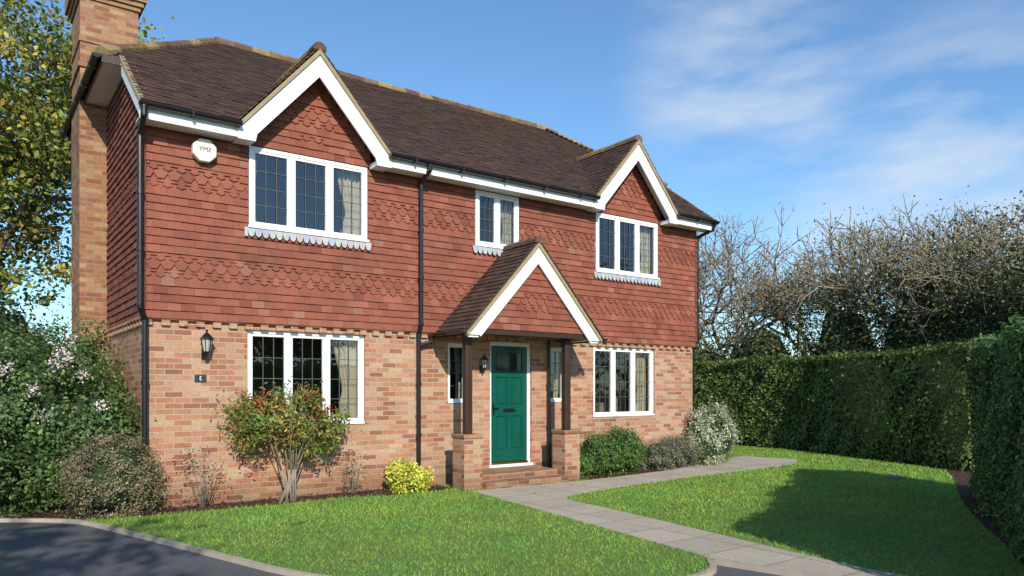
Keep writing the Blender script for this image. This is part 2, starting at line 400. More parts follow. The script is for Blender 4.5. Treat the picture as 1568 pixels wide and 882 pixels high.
mk('roof_deck_hips',[(-.35,hy,HZ-e),(-.35,2*RY-hy,HZ-e),(HL,RY,RZ-e),(L+.35,hy,HZ-e),(L+.35,2*RY-hy,HZ-e),(HR,RY,RZ-e)],[(0,1,2),(3,4,5)],M_underr,house)
segs=[(XL,GC[0]-GW,0,.24),(GC[0]+GW,GC[1]-GW,-.24,.24),(GC[1]+GW,XR,-.24,0)]
V=[];F=[]
for a,b,da,db in segs:
    o=len(V); V+=[P(a,EY),P(b,EY),P(b+db,0),P(a+da,0)]; F.append((o,o+1,o+2,o+3))
mk('roof_deck_eaves',V,F,M_underr,house)
def gable_roof(c,apex,s,half,yf,yback,parent):
    n=math.sqrt(1+s*s); cv,sv_=1/n,s/n; S=half/cv
    for sg in (1,-1):
        rb.run((c-sg*half,0,apex-s*half),(0,1,0),(sg*cv,0,sv_),(-sg*sv_,0,cv),S,.1,.165,lambda q:[(yf,yback(apex-s*half+sv_*q))],roofcol,nb=.036,th=.012)
    yb=yback(apex)
    y1=yback(apex-s*half)
    mk('gable_roof_deck',[(c-half,yf+.03,apex-s*half-e),(c,yf+.03,apex-e),(c,yb,apex-e),(c-half,y1,apex-s*half-e),(c+half,yf+.03,apex-s*half-e),(c+half,y1,apex-s*half-e)],[(0,1,2,3),(1,4,5,2)],M_underr,house)
def barge(c,za,w,s,foot,zb,yf,yw,wid=.31,ztop=.075):
    zai=za-wid; zo=za-s*w
    pts=[(c-w,zb),(c-w,zo),(c,za),(c+w,zo),(c+w,zb),(c+w-foot,zb),(c+w-foot-.02,zai-s*(w-foot-.02)),(c,zai),(c-w+foot+.02,zai-s*(w-foot-.02)),(c-w+foot,zb)]
    prism_y('bargeboard',pts,yf,yf+.03,M_white,house)
    pts=[(c-w-.03,zo-.03*s+.005),(c,za+.005),(c+w+.03,zo-.03*s+.005),(c+w+.05,zo-.05*s+ztop),(c,za+ztop+.01),(c-w-.05,zo-.05*s+ztop)]
    prism_y('verge_mortar',pts,yf-.025,yf+.05,M_mortar,house)
    pts=[(c-w+.01,zo),(c,za-.012),(c+w-.01,zo),(c+w-.01,zo-.04),(c,za-.052),(c-w+.01,zo-.04)]
    prism_y('verge_soffit',pts,yf+.032,yw,M_white,house)
    for sg in (-1,1):
        xa=c+sg*w; xb=c+sg*(w-foot)
        box('barge_return',min(xa,xb)+.003,max(xa,xb)-.003,yf+.031,yw-.004,zb+.002,zo-.045,M_white,house)
for c in GC:
    gable_roof(c,6.34,GS,1.19,-.37,lambda z:max(-.02,(z-5.33)/SN+.1),house)
    barge(c,6.24,GW,GS,.235,4.83,-.365,-.09)
PC,PA,PS,PW=5.70,3.87,1.09,1.36
gable_roof(PC,PA+.02,PS,1.45,-1.02,lambda z:-.035,house)
barge(PC,PA-.07,PW,PS,.2,2.31,-.99,-.92,.27)
rb.obj('roof_tiles',M_roof,house)
pb=TileBuf()
pb.run((PC,-.90,2.42),(1,0,0),(0,0,1),(0,-1,0),1.4,GA,TW,lambda sv:[(-min(1.2,(3.62-(2.42+sv+.05))/PS),min(1.2,(3.62-(2.42+sv+.05))/PS))] if 3.62-(2.42+sv+.05)>.05 else [],hungcol,
       lambda sv,i,u:(4 if (i in (3,5) and abs(u)<.3) else 1 if (i==4 and abs(u)<.4) else 0))
pb.obj('porch_gable_tiles',M_tile,house)
mk('porch_gable_wall',[(PC-1.3,-.895,2.37),(PC+1.3,-.895,2.37),(PC,-.895,3.75)],[(0,1,2)],M_under,house)
boxes('porch_beams',[(PC-1.17,PC+1.17,-.93,-.80,2.335,2.42),(PC-1.28,PC-1.16,-.8,-.01,2.33,2.42),(PC+1.16,PC+1.28,-.8,-.01,2.33,2.42)],M_timber,house,.004)
box('porch_ceiling',PC-1.16,PC+1.16,-.8,-.01,2.40,2.42,M_white,house)
boxes('porch_eave_soffit',[(PC-1.42,PC-1.29,-.95,-.04,2.33,2.36),(PC+1.29,PC+1.42,-.95,-.04,2.33,2.36)],M_white,house)
rd=[];rdf=[];rdc=[]
def ridge(p0,p1,r,sag=0):
    p0=Vector(p0);p1=Vector(p1); d=p1-p0; Lg=d.length; d.normalize(); side=d.cross(Vector((0,0,1))).normalized(); up=side.cross(d)
    n=max(1,round(Lg/.31))
    for i in range(n):
        a=p0+d*(Lg*i/n-.01); b=p0+d*(Lg*(i+1)/n+.01); j=random.uniform(-.006,.008); c=random.choice([(.14,.085,.055),(.19,.12,.07),(.24,.18,.09),(.12,.07,.05)]); k=random.uniform(.8,1.2)
        sg=-sag*math.sin(math.pi*(i+.5)/n)
        o=len(rd)
        for Pt,rr in ((a,r*1.02),(b,r*.96)):
            for q in range(7):
                t=math.radians(-20+220*q/6)
                rd.append(Pt+side*(math.cos(t)*rr)+up*(math.sin(t)*rr*.85-.03+j+sg)); rdc.append([x*k for x in c])
        for q in range(6): rdf.append((o+q,o+q+1,o+7+q+1,o+7+q))
        rdf.append(tuple(o+q for q in range(7))); rdf.append(tuple(o+13-q for q in range(7)))
ridge((HL,RY,RZ+.03),(HR,RY,RZ+.03),.12,.02)
for sx,hx in ((-.36,HL),(L+.36,HR)):
    for yy in (hy,2*RY-hy): ridge((sx,yy,HZ+.03),(hx,RY,RZ+.03),.105)
for c in GC: ridge((c,-.37,6.365),(c,1.5,6.365),.10)
ridge((PC,-1.02,PA+.05),(PC,-.04,PA+.05),.095)
mk('ridge_tiles',rd,rdf,M_ridge,house,cols=rdc)
for xx in (XL,XR):
    s=1 if xx<0 else -1
    V=[]
    for y in (EY,hy):
        z=EZ+(y-EY)*SN
        V+=[(xx-.012*s,y,z-.03),(xx+.05*s,y,z-.03),(xx+.05*s,y,z+.035),(xx-.012*s,y,z+.035)]
    mk('main_verge',V,[(0,1,2,3),(4,7,6,5),(0,4,5,1),(1,5,6,2),(2,6,7,3),(3,7,4,0)],M_mortar,house)
    V=[]
    xa,xb=(xx+.0,xx+.03) if s>0 else (xx-.03,xx)
    for y in (EY+.05,hy-.1):
        z=EZ+(y-EY)*SN-.035
        V+=[(xa,y,z-.17),(xb,y,z-.17),(xb,y,z),(xa,y,z)]
    mk('side_bargeboard',V,[(0,1,2,3),(4,7,6,5),(0,4,5,1),(1,5,6,2),(2,6,7,3),(3,7,4,0)],M_white,house)
fs=[];so=[]
fsegs=[(XL+.002,GC[0]-GW-.001),(GC[0]+GW+.001,GC[1]-GW-.001),(GC[1]+GW+.001,XR-.002)]
for a,b in fsegs:
    fs.append((a,b,-.36,-.335,4.845,5.02)); so.append((a,b,-.334,-.085,4.852,4.872))
boxes('fascia',fs,M_white,house); boxes('soffit',so,M_white,house)
boxes('hip_soffit',[(-.34,-.0,hy-.02,2*RY-hy,5.99,6.01),(L,L+.34,hy-.02,2*RY-hy,5.99,6.01)],M_white,house)
boxes('hip_fascia',[(-.36,-.342,hy-.02,2*RY-hy,5.97,6.09),(-.34,-.14,hy-.04,hy-.022,5.97,6.09),(L+.342,L+.36,hy-.02,2*RY-hy,5.97,6.09)],M_timber,house)
def gutter(name,a,b,r=.058):
    a=Vector(a);b=Vector(b);d=(b-a).normalized();s=d.cross(Vector((0,0,1))).normalized();V=[];F=[]
    K=9
    for P_ in (a,b):
        for q in range(K):
            t=math.pi+math.pi*q/(K-1); V.append(P_+s*math.cos(t)*r+Vector((0,0,math.sin(t)*r)))
        for q in range(K):
            t=2*math.pi-math.pi*q/(K-1); V.append(P_+s*math.cos(t)*(r-.007)+Vector((0,0,math.sin(t)*(r-.007))))
    n=2*K
    F=[(i,(i+1)%n,n+(i+1)%n,n+i) for i in range(n)]
    for base in (0,n): F.append(tuple(base+i for i in range(K)))
    Lg=(b-a).length; k=int(Lg/.8)
    o=mk(name,V,F,M_black,house)
    if k:
        bl=[]
        for i in range(k):
            p=a+d*(Lg*(i+.5)/k); h=.014
            if abs(d.x)>.5: bl.append((p.x-h,p.x+h,p.y-r-.006,p.y+r+.01,p.z-r-.008,p.z+.006))
            else: bl.append((p.x-r-.006,p.x+r+.006,p.y-h,p.y+h,p.z-r-.008,p.z+.006))
        boxes(name+'_brackets',bl,M_black,house)
for i,(a,b) in enumerate(fsegs): gutter('gutter',(a-.02 if i==0 else a-.06,-.43,5.03),(b+.03 if i<2 else b+.04,-.43,5.03))
gutter('hip_gutter',(-.42,hy-.05,6.07),(-.42,2*RY-hy,6.07)); gutter('hip_gutter_r',(L+.42,hy-.05,6.07),(L+.42,2*RY-hy,6.07))
gutter('porch_gutter',(PC-1.50,-1.0,2.36),(PC-1.50,-.04,2.36),.05); gutter('porch_gutter_r',(PC+1.50,-1.0,2.36),(PC+1.50,-.04,2.36),.05)
pipe('downpipe_corner',[(-.09,-.425,4.98),(-.09,-.42,4.88),(-.09,-.16,4.70),(-.09,-.16,2.52),(-.02,-.08,2.36),(-.02,-.08,-.08)],.036,M_black,house,1.0)
pipe('downpipe_mid',[(3.98,-.425,4.98),(3.98,-.42,4.9),(3.98,-.15,4.75),(3.98,-.15,2.50),(3.98,-.075,2.36),(3.98,-.075,-.08)],.034,M_black,house,1.0)
pipe('porch_downpipe',[(PC-1.50,-.12,2.33),(PC-1.50,-.12,2.24),(4.02,-.09,2.18)],.03,M_black,house)
pipe('porch_downpipe_r',[(6.68,-.06,2.33),(6.68,-.06,.0)],.03,M_black,house,1.0)
pipe('right_downpipe',[(XR-.05,-.43,4.98),(XR-.05,-.35,4.86),(L+.09,-.05,4.72),(L+.09,-.05,2.5),(L+.05,.05,2.3),(L+.05,.05,-.08)],.036,M_black,house,1.0)
# chimney
cy0,cy1=2.9,3.95
boxes('chimney_breast',[(-.42,-.002,cy0,cy1,-.3,6.35)],M_brickc,house)
box('chimney_stack',-.41,.42,cy0+.001,cy1-.001,6.352,7.70,M_brickc,house)
boxes('chimney_corbels',[(-.44,.45,cy0-.03,cy1+.03,6.55,6.62),(-.43,.44,cy0-.02,cy1+.02,6.952,7.02),(-.44,.45,cy0-.03,cy1+.03,7.64,7.71),(-.47,.49,cy0-.07,cy1+.07,7.711,7.785),(-.51,.53,cy0-.11,cy1+.11,7.786,8.0),(-.46,.48,cy0-.06,cy1+.06,8.001,8.15),(-.4,.4,cy0,cy1,8.151,8.22)],M_brickc,house)
V,F=tubedata([((-.12,3.2,8.2),(-.12,3.2,8.6),.12,.1),((-.12,3.65,8.2),(-.12,3.65,8.6),.12,.1)],14)
mk('chimney_pots',V,F,M_tile,house,cols=[(.3,.1,.06)]*len(V))
# ---- windows
def window(a,b,c,d,y,nl,cols,rows,curt=(0.,.3),sill=True):
    fw=.05; fr=[];gls=[];ld=[]
    y0,y1=y-.012,y+.055
    fr+=[(a,b,y0,y1,c,c+fw),(a,b,y0,y1,d-fw,d),(a,a+fw,y0,y1,c+fw,d-fw),(b-fw,b,y0,y1,c+fw,d-fw)]
    if sill: fr.append((a-.02,b+.02,y-.05,y0-.002,c-.012,c+.028))
    iw=(b-a-2*fw); mw=.05; lw=(iw-(nl-1)*mw)/nl
    for i in range(nl):
        x0=a+fw+i*(lw+mw); x1=x0+lw
        if i<nl-1: fr.append((x1,x1+mw,y0+.004,y1,c+fw,d-fw))
        s=.036 if nl>1 else .02; ys=y0+.010
        fr+=[(x0,x1,ys,y1-.01,c+fw,c+fw+s),(x0,x1,ys,y1-.01,d-fw-s,d-fw),(x0,x0+s,ys,y1-.01,c+fw+s,d-fw-s),(x1-s,x1,ys,y1-.01,c+fw+s,d-fw-s)]
        gx0,gx1,gz0,gz1=x0+s,x1-s,c+fw+s,d-fw-s
        tilt=random.uniform(-.004,.004)
        gls.append((gx0,gx1,gz0,gz1,tilt))
        for k in range(1,cols): xx=gx0+(gx1-gx0)*k/cols; ld.append((xx-.005,xx+.005,y+.016,y+.022,gz0,gz1))
        for k in range(1,rows): zz=gz0+(gz1-gz0)*k/rows; ld.append((gx0,gx1,y+.0165,y+.0225,zz-.005,zz+.005))
    boxes('window_frame',fr,M_frame,house,.004)
    V=[];F=[]
    for (p,q,r,s,t) in gls:
        o=len(V); V+=[(p,y+.03+t,r),(q,y+.03-t,r),(q,y+.03-t+random.uniform(-.003,.003),s),(p,y+.03+t,s)]; F.append((o,o+1,o+2,o+3))
    mk('window_glass',V,F,M_glass,house)
    boxes('leaded_lights',ld,M_came,house)
    for side,wd in enumerate(curt):
        if wd<=0: continue
        V=[];F=[];nx,nz=40,14
        for j in range(nz+1):
            v=j/nz; z=c-.02+(d-c+.1)*v
            wf=1 if v>.85 else (.62+.38*abs(v-.38)/.47)
            for i in range(nx+1):
                u=i/nx; xx=u*wd*wf
                xx=(a+.02+xx) if side==0 else (b-.02-xx)
                V.append((xx,y+.17+.022*math.sin(u*nx*.95+v*1.2)+.01*math.sin(u*9),z))
        F=[(j*(nx+1)+i,j*(nx+1)+i+1,(j+1)*(nx+1)+i+1,(j+1)*(nx+1)+i) for j in range(nz) for i in range(nx)]
        mk('curtain',V,F,M_curtain,house,smooth=True)
for w in WL: window(*w,.05,3,3,4,(.0,.40))
for w in WU: window(*w,-.07,3,3,4,(.16,.40))
window(*WM[0],-.07,2,3,4,(.0,.30))
for w in WS: window(*w,.05,1,2,4,(0,.12))
g_in=[(1.5,1.62,.35,.45,.96,1.22),(2.1,2.3,.4,.5,.96,1.12),(8.3,8.45,.35,.45,.96,1.2),(8.8,8.86,.38,.44,.96,1.3)]
boxes('window_ornaments',g_in,simple('ornament',(.4,.3,.2),.4),house,.02)
boxes('window_boards',[(a,b,.11,.3,c-.04,c-.005) for a,b,c,d in WL],M_frame,house)
# ---- door
a,b,c,d=DOOR; y=.07
boxes('door_frame',[(a,a+.06,y-.02,y+.08,c,d),(b-.06,b,y-.02,y+.08,c,d),(a+.06,b-.06,y-.02,y+.08,d-.07,d),(a-.02,b+.02,y-.09,y+.06,c-.05,c-.002)],M_frame,house,.004)
box('brass_sill',a+.06,b-.06,y-.04,y+.02,c,c+.035,M_brass,house)
dx0,dx1,dz0,dz1=a+.065,b-.065,c+.04,d-.075
box('door_leaf',dx0,dx1,y+.016,y+.05,dz0,dz1,M_green,house)
W=dx1-dx0; st=.105; pm=(dx0+dx1)/2
rails=[(dz0,dz0+.2),(dz0+.80,dz0+.98),(dz0+1.48,dz0+1.58),(dz1-.10,dz1)]
pr=[(dx0,dx0+st,y-.006,y+.0155,dz0,dz1),(dx1-st,dx1,y-.006,y+.0155,dz0,dz1),(pm-.045,pm+.045,y-.005,y+.0153,dz0+.2,rails[2][0])]
pr+=[(dx0+st,dx1-st,y-.0055,y+.0154,p,q) for p,q in rails]
boxes('door_rails',pr,M_green,house,.004)
pn=[]
for (p,q) in ((dz0+.2,dz0+.80),(dz0+.98,dz0+1.48)):
    for (u,v) in ((dx0+st,pm-.045),(pm+.045,dx1-st)): pn.append((u+.03,v-.03,y+.001,y+.0157,p+.035,q-.035))
boxes('door_panels',pn,M_green,house,.006)
box('door_light',dx0+st+.02,dx1-st-.02,y+.004,y+.0156,rails[2][1]+.02,rails[3][0]-.02,simple('dark_glass',(.02,.03,.03),.08,.1,3),house)
boxes('letterbox',[(pm-.13,pm+.13,y-.018,y-.0065,dz0+.87,dz0+.93)],M_black,house,.003)
boxes('door_handle',[(dx0+.03,dx0+.065,y-.02,y-.0065,dz0+.82,dz0+1.02),(dx0+.03,dx0+.15,y-.05,y-.035,dz0+.93,dz0+.95),(dx0+.04,dx0+.055,y-.036,y-.02,dz0+.93,dz0+.95)],M_black,house,.003)
PX=[4.50,6.54]; PY=-.70
for i,px in enumerate(PX):
    box('porch_pier',px-.17,px+.17,PY-.17,PY+.17,-.2,.70,M_brick,house,.004)
    box('pier_cap',px-.185,px+.185,PY-.185,PY+.185,.702,.765,M_brickc,house,.012)
    box('porch_post',px-.06,px+.06,PY-.06,PY+.06,.766,2.333,M_timber,house,.012)
boxes('porch_beam_inner',[(4.42,PC+1.15,PY-.065,PY+.065,2.334,2.399)],M_timber,house)
boxes('porch_steps',[(4.68,6.36,-.70,-.002,-.2,.10),(4.68,6.36,-.98,-.702,-.2,.0)],M_brick,house,.012)
box('threshold_step',5.35,6.4,-.16,-.003,.102,.107,M_sandst,house)
def lantern(x,z,y=0,s=1):
    g=empty('wall_lantern')
    box('backplate',x-.035*s,x+.035*s,y-.02,y-.001,z-.13*s,z+.02*s,M_black,g,.006)
    V,F=tubedata([((x,y-.02,z-.08*s),(x,y-.09,z-.13*s),.009,.009),((x,y-.09,z-.13*s),(x,y-.15*s,z-.09*s),.009,.009),((x,y-.15*s,z-.09*s),(x,y-.15*s,z-.03*s),.009,.03)],8)
    mk('arm',V,F,M_black,g)
    V,F=tubedata([((x,y-.15*s,z-.03*s),(x,y-.15*s,z+.13*s),.045*s,.075*s)],6); mk('glass_body',V,F,M_lamp,g)
    V,F=tubedata([((x,y-.15*s,z+.13*s),(x,y-.15*s,z+.15*s),.095*s,.09*s),((x,y-.15*s,z+.15*s),(x,y-.15*s,z+.22*s),.085*s,.02*s),((x,y-.15*s,z+.22*s),(x,y-.15*s,z+.26*s),.012,.018),((x,y-.15*s,z-.045*s),(x,y-.15*s,z-.03*s),.035*s,.05*s)]+
        [((x+.045*s*math.cos(t),y-.15*s+.045*s*math.sin(t),z-.03*s),(x+.077*s*math.cos(t),y-.15*s+.077*s*math.sin(t),z+.13*s),.006,.006) for t in [i*math.pi/3 for i in range(6)]],6)
    mk('cap',V,F,M_black,g)
lantern(.72,2.0,0,1.0); lantern(5.22,1.86,0,.8)
def textobj(s,size,loc,mat,parent,ext=.002):
    cu=D.curves.new('lettering','FONT'); cu.body=s; cu.size=size; cu.extrude=ext; cu.align_x='CENTER'; cu.align_y='CENTER'; cu.materials.append(mat)
    o=D.objects.new('lettering',cu); link(o,parent); o.location=loc; o.rotation_euler=(math.pi/2,0,0); o.scale=(-1,1,1)
    return o
g=empty('alarm_box'); ax,az=.69,4.64
n=8
pts=[(ax+.165*math.cos(math.radians(22.5+45*i)),az+.165*math.sin(math.radians(22.5+45*i))*.98) for i in range(n)]
o=prism_y('case',pts,-.18,-.08,simple('alarm_plastic',(.72,.70,.60),.35,.06,5),g); bm=o.modifiers.new('b','BEVEL'); bm.width=.015; bm.segments=3
textobj('SMY',.085,(ax,-.182,az+.01),M_black,g)
g=empty('house_number_sign')
box('plate',.60,.75,-.014,-.001,1.56,1.66,simple('slate_blue',(.03,.035,.05),.4),g,.003)
textobj('3',.08,(.675,-.016,1.61),M_white,g)
# ================================================================= GROUND
sheet('ground',[(-400,-400),(400,-400),(400,400),(-400,400)],-.135,M_ground)
KERB=[(-3.2,1.5),(-1.6,.35),(-.80,-.25),(-.52,-1.2),(-.23,-2.23),(.08,-3.38),(.36,-4.42),(.9,-5.35),(1.85,-6.15),(2.75,-6.5),(3.3,-6.45),(3.60,-6.15)]
def smooth(pts,it=2):
    for _ in range(it):
        o=[pts[0]]
        for p,q in zip(pts[:-1],pts[1:]): o+=[(p[0]*.75+q[0]*.25,p[1]*.75+q[1]*.25),(p[0]*.25+q[0]*.75,p[1]*.25+q[1]*.75)]
        pts=o+[pts[-1]]
    return pts
KS=smooth(KERB)
sheet('driveway_asphalt',[(-30,-40),(30,-40),(6,-12),(4.6,-9.3),(3.9,-6),(3.6,-5),(0,1),(-1.2,3.35),(-30,3.35)],-.131,M_asph)
LAWN=[p for p in KS[6:]]+[(3.80,-7.0),(4.45,-9.6),(10,-8),(14.5,-7),(17,-4),(17.5,12),(L+.0,12),(L,0),(0,0),(-.3,.2)]
sheet('lawn',LAWN,GZ,M_lawn,thick=.03)
PATH1=smooth([(4.36,-1.0),(4.30,-1.6),(4.0,-3.8),(3.68,-5.9),(3.62,-6.2),(3.80,-7.0),(4.45,-9.6)],1)+smooth([(5.0,-9.5),(4.35,-7.5),(4.52,-6.2),(4.66,-5.3),(4.95,-3.2),(5.0,-2.5),(5.25,-2.22),(7.5,-1.84),(12.2,-1.5)],1)+[(13.2,-.9),(12.9,.3),(11.9,.25),(9.2,-.75),(6.7,-1.02)]
sheet('garden_path',PATH1,GZ+.006,M_path,thick=.03)
BED1=[(-2.6,1.2),(-1.5,.25),(-.75,-.30),(-.2,-.5),(.6,-.47),(1.6,-.52),(2.5,-.42),(3.4,-.68),(4.32,-.62),(4.32,0),(0,0),(0,3),(-2.6,3)]
BED2=[(6.72,-.95),(8.0,-.92),(9.4,-.68),(11.2,-.15),(11.9,.5),(11.3,1.6),(L,1.6),(L,0),(6.72,0)]
BED3=[(6.4,-7.55),(8.2,-6.5),(10.2,-5.5),(12.2,-4.6),(13.5,-3.9),(14.6,-1.8),(15.4,.6),(15.6,4),(15.6,12),(17,12),(17.5,0),(15,-6),(10,-8.2),(4.5,-9.6)]
for B in (BED1,BED2,BED3):
    me=sheet('soil_bed',smooth(B+[B[0]],1)[:-1],GZ+.004,M_soil)
V,F=tubedata([((11.3,-4.0,GZ-.02),(11.3,-4.0,GZ+.035),.17,.17)],20); mk('drain_cover',V,F,simple('drain_iron',(.16,.16,.15),.8,.3,20,.4))
def pip(P,poly):
    x,y=P[:,0],P[:,1]; ins=np.zeros(len(P),bool); n=len(poly); j=n-1
    for i in range(n):
        xi,yi=poly[i];xj,yj=poly[j]
        cnd=((yi>y)!=(yj>y))&(x<(xj-xi)*(y-yi)/((yj-yi)+1e-12)+xi); ins^=cnd; j=i
    return ins
def quads(P,Nr,Lh,Wd):
    n=len(P)
    Nr=Nr/np.maximum(np.linalg.norm(Nr,axis=1,keepdims=True),1e-6)
    r=rng.normal(size=(n,3)); t=np.cross(Nr,r); t/=np.maximum(np.linalg.norm(t,axis=1,keepdims=True),1e-6); b=np.cross(Nr,t)
    Lh=np.broadcast_to(Lh,(n,)).reshape(n,1); Wd=np.broadcast_to(Wd,(n,)).reshape(n,1)
    V=np.empty((n,4,3)); V[:,0]=P-t*Lh/2; V[:,1]=P+b*Wd/2+Nr*Wd*.12; V[:,2]=P+t*Lh/2; V[:,3]=P-b*Wd/2+Nr*Wd*.12
    return V.reshape(-1,3)
pp=[]
for B,n in ((BED1,5000),(BED2,3000),(BED3,5000)):
    B=np.array(B); q=rng.uniform(B.min(0),B.max(0),(n*2,2)); q=q[pip(q,B.tolist())]; pp.append(q)
pp=np.vstack(pp); P3=np.column_stack([pp,GZ+.01+rng.random(len(pp))*.025])
C=np.array([(.09,.045,.032)])*rng.uniform(.4,1.9,(len(P3),1))
fast('bark_mulch',quads(P3,np.array([0,0,1.])+rng.normal(size=(len(P3),3))*.5,rng.uniform(.02,.06,len(P3)),rng.uniform(.01,.03,len(P3))),4,C,[M_leafm])
V=[];F=[]
kk=KS+[(3.80,-7.0),(4.45,-9.6)]
for i,(x,y) in enumerate(kk):
    a=kk[max(0,i-1)];b=kk[min(len(kk)-1,i+1)]; dx,dy=b[0]-a[0],b[1]-a[1]; l=math.hypot(dx,dy); nx,ny=-dy/l,dx/l
    for s in (-.03,.03):
        for z in (-.14,GZ+.012): V.append((x+nx*s,y+ny*s,z))
    if i: 
        o=4*i; p=o-4
        F+=[(p+1,o+1,o+3,p+3),(p,o,o+1,p+1),(p+2,p+3,o+3,o+2)]
mk('kerb_edging',V,F,M_conc)
n=460000
q=rng.uniform([-1,-9.6],[17,9],(n,2)); cam=np.array([-1.91,-10.56])
dist=np.linalg.norm(q-cam,axis=1)
keep=(rng.random(n)<np.clip((7.5/dist)**1.2,0,1))&pip(q,LAWN)&~pip(q,PATH1)&~pip(q,BED1)&~pip(q,BED2)&~pip(q,BED3)&(np.hypot(q[:,0]-11.3,q[:,1]+4.0)>.18)
q=q[keep];dist=dist[keep]; n=len(q)
sc=np.clip(dist/8,.9,2.4)
ang=rng.uniform(0,2*np.pi,n); w=.0048*sc; h=rng.uniform(.015,.036,n)*np.clip(sc,1,1.3)
dx=np.cos(ang)*w;dy=np.sin(ang)*w; lean=rng.normal(size=(n,2))*.018
V=np.empty((n,3,3)); V[:,0]=np.column_stack([q[:,0]-dx,q[:,1]-dy,np.full(n,GZ)]); V[:,1]=np.column_stack([q[:,0]+dx,q[:,1]+dy,np.full(n,GZ)]); V[:,2]=np.column_stack([q+lean,GZ+h])
def lump(P,k=1.0,ph=0.):
    x,y=P[:,0]*k,P[:,1]*k; z=(P[:,2]*k if P.shape[1]>2 else 0)
    return (np.sin(x*1.7+y*.9+ph+z)+np.sin(-x*.8+y*2.1+1.3*ph+1.7*z)+np.sin(x*3.1-y*1.9+2.2+z*2.3)+np.sin(x*4.3+y*5.1+z*3.7+ph*2))/4
lm=lump(q,.9)*.6+lump(q,3.3,2.)*.45
C=np.array([(.225,.39,.058)])*(1+.30*lm[:,None])*rng.uniform(.7,1.35,(n,1))
C[:,0]*=1+.28*lump(q,1.7,4.)
dry=rng.random(n)<.08; C[dry]=np.array([.40,.34,.13])*rng.uniform(.6,1.2,(dry.sum(),1))
fast('grass_blades',V.reshape(-1,3),3,C,[attrmat('grass_blade',.6,.25,.1,2,0,.25)])
q=rng.uniform([-3,-9],[14,0],(500,2)); q=q[pip(q,LAWN)|(q[:,0]<1)][:170]
P3=np.column_stack([q,np.full(len(q),GZ+.03)]); out=~pip(q,LAWN); P3[out,2]=-.122
pal=np.array([(.30,.11,.03),(.22,.06,.03),(.34,.22,.06),(.16,.08,.04)])
fast('fallen_leaves',quads(P3,np.array([0,0,1.])+rng.normal(size=(len(P3),3))*.4,rng.uniform(.03,.055,len(P3)),rng.uniform(.02,.035,len(P3))),4,pal[rng.integers(0,4,len(P3))],[M_leafm])
# ================================================================= VEGETATION
def ico(c,r,sub=2,amp=.12):
    import bmesh
    bm=bmesh.new(); bmesh.ops.create_icosphere(bm,subdivisions=sub,radius=1)
    V=[]
    for v in bm.verts:
        k=1+amp*math.sin(v.co.x*5+c[0]*3)*math.cos(v.co.y*6+c[1])+amp*.6*math.sin(v.co.z*9)
        V.append((c[0]+v.co.x*r[0]*k,c[1]+v.co.y*r[1]*k,c[2]+v.co.z*r[2]*k))
    F=[tuple(x.index for x in f.verts) for f in bm.faces]; bm.free(); return V,F
def shrub(name,blobs,n,leaf,pal,clumps=120,sig=.07,core=.72,asp=.5,bright=.3,mat=None,flowers=None,stems=None):
    B=np.array(blobs,float); ar=(B[:,3]*B[:,5]); pr=ar/ar.sum()
    bi=rng.choice(len(B),clumps,p=pr); d=rng.normal(size=(clumps,3)); d[:,2]=d[:,2]*.8+.15; d/=np.linalg.norm(d,axis=1,keepdims=True)
    rad=1-np.abs(rng.normal(size=(clumps,1)))*.13+rng.random((clumps,1))*.08
    cc=B[bi,:3]+d*B[bi,3:6]*rad
    ci=rng.integers(0,clumps,n)
    sg=sig*rng.uniform(.6,1.4,clumps)
    P=cc[ci]+rng.normal(size=(n,3))*sg[ci][:,None]
    P[:,2]=np.maximum(P[:,2],GZ+.02)
    Nr=d[ci]+rng.normal(size=(n,3))*.65+np.array([0,0,.25])
    pal=np.array(pal); pc=rng.integers(0,len(pal),clumps)
    mixr=rng.random(n)<.3
    C=np.where(mixr[:,None],pal[rng.integers(0,len(pal),n)],pal[pc[ci]])*(1+bright*rng.normal(size=clumps)[ci][:,None]*.6)*rng.uniform(.7,1.35,(n,1))
    C=np.clip(C,.004,.8)
    lf=leaf*rng.uniform(.6,1.35,n)
    Vq=quads(P,Nr,lf,lf*asp)
    if flowers:
        fc,fn,fs_,fcol=flowers
        k=rng.integers(0,clumps,fn) if fc is None else None
        Pf=(cc[k]+rng.normal(size=(fn,3))*.05) if fc is None else np.array(fc)[rng.integers(0,len(fc),fn)]+rng.normal(size=(fn,3))*.05
        Vf=quads(Pf,rng.normal(size=(fn,3)),fs_,fs_*.8); Vq=np.vstack([Vq,Vf]); C=np.vstack([C,np.tile(np.array(fcol),(fn,1))*rng.uniform(.7,1.1,(fn,1))])
    ev=[];ef=[]
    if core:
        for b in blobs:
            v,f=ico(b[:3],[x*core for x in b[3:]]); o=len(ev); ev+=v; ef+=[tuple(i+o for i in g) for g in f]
    if stems:
        v,f=tubedata(stems,6); o=len(ev); ev+=[tuple(x) for x in v]; ef+=[tuple(i+o for i in g) for g in f]
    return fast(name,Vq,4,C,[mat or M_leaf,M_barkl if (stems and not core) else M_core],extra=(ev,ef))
G_dark=[(.035,.07,.02),(.05,.095,.028),(.065,.11,.03),(.03,.06,.02)]
vib=[(-.93,.02,1.86),(-.86,.0,1.80),(-1.0,.02,1.79),(-.90,.0,1.9),(-1.25,.02,1.45),(-.72,.06,1.66),(-1.5,.06,1.70),(-.5,-.02,1.25),(-1.1,.0,1.15),(-.78,.6,2.1)]
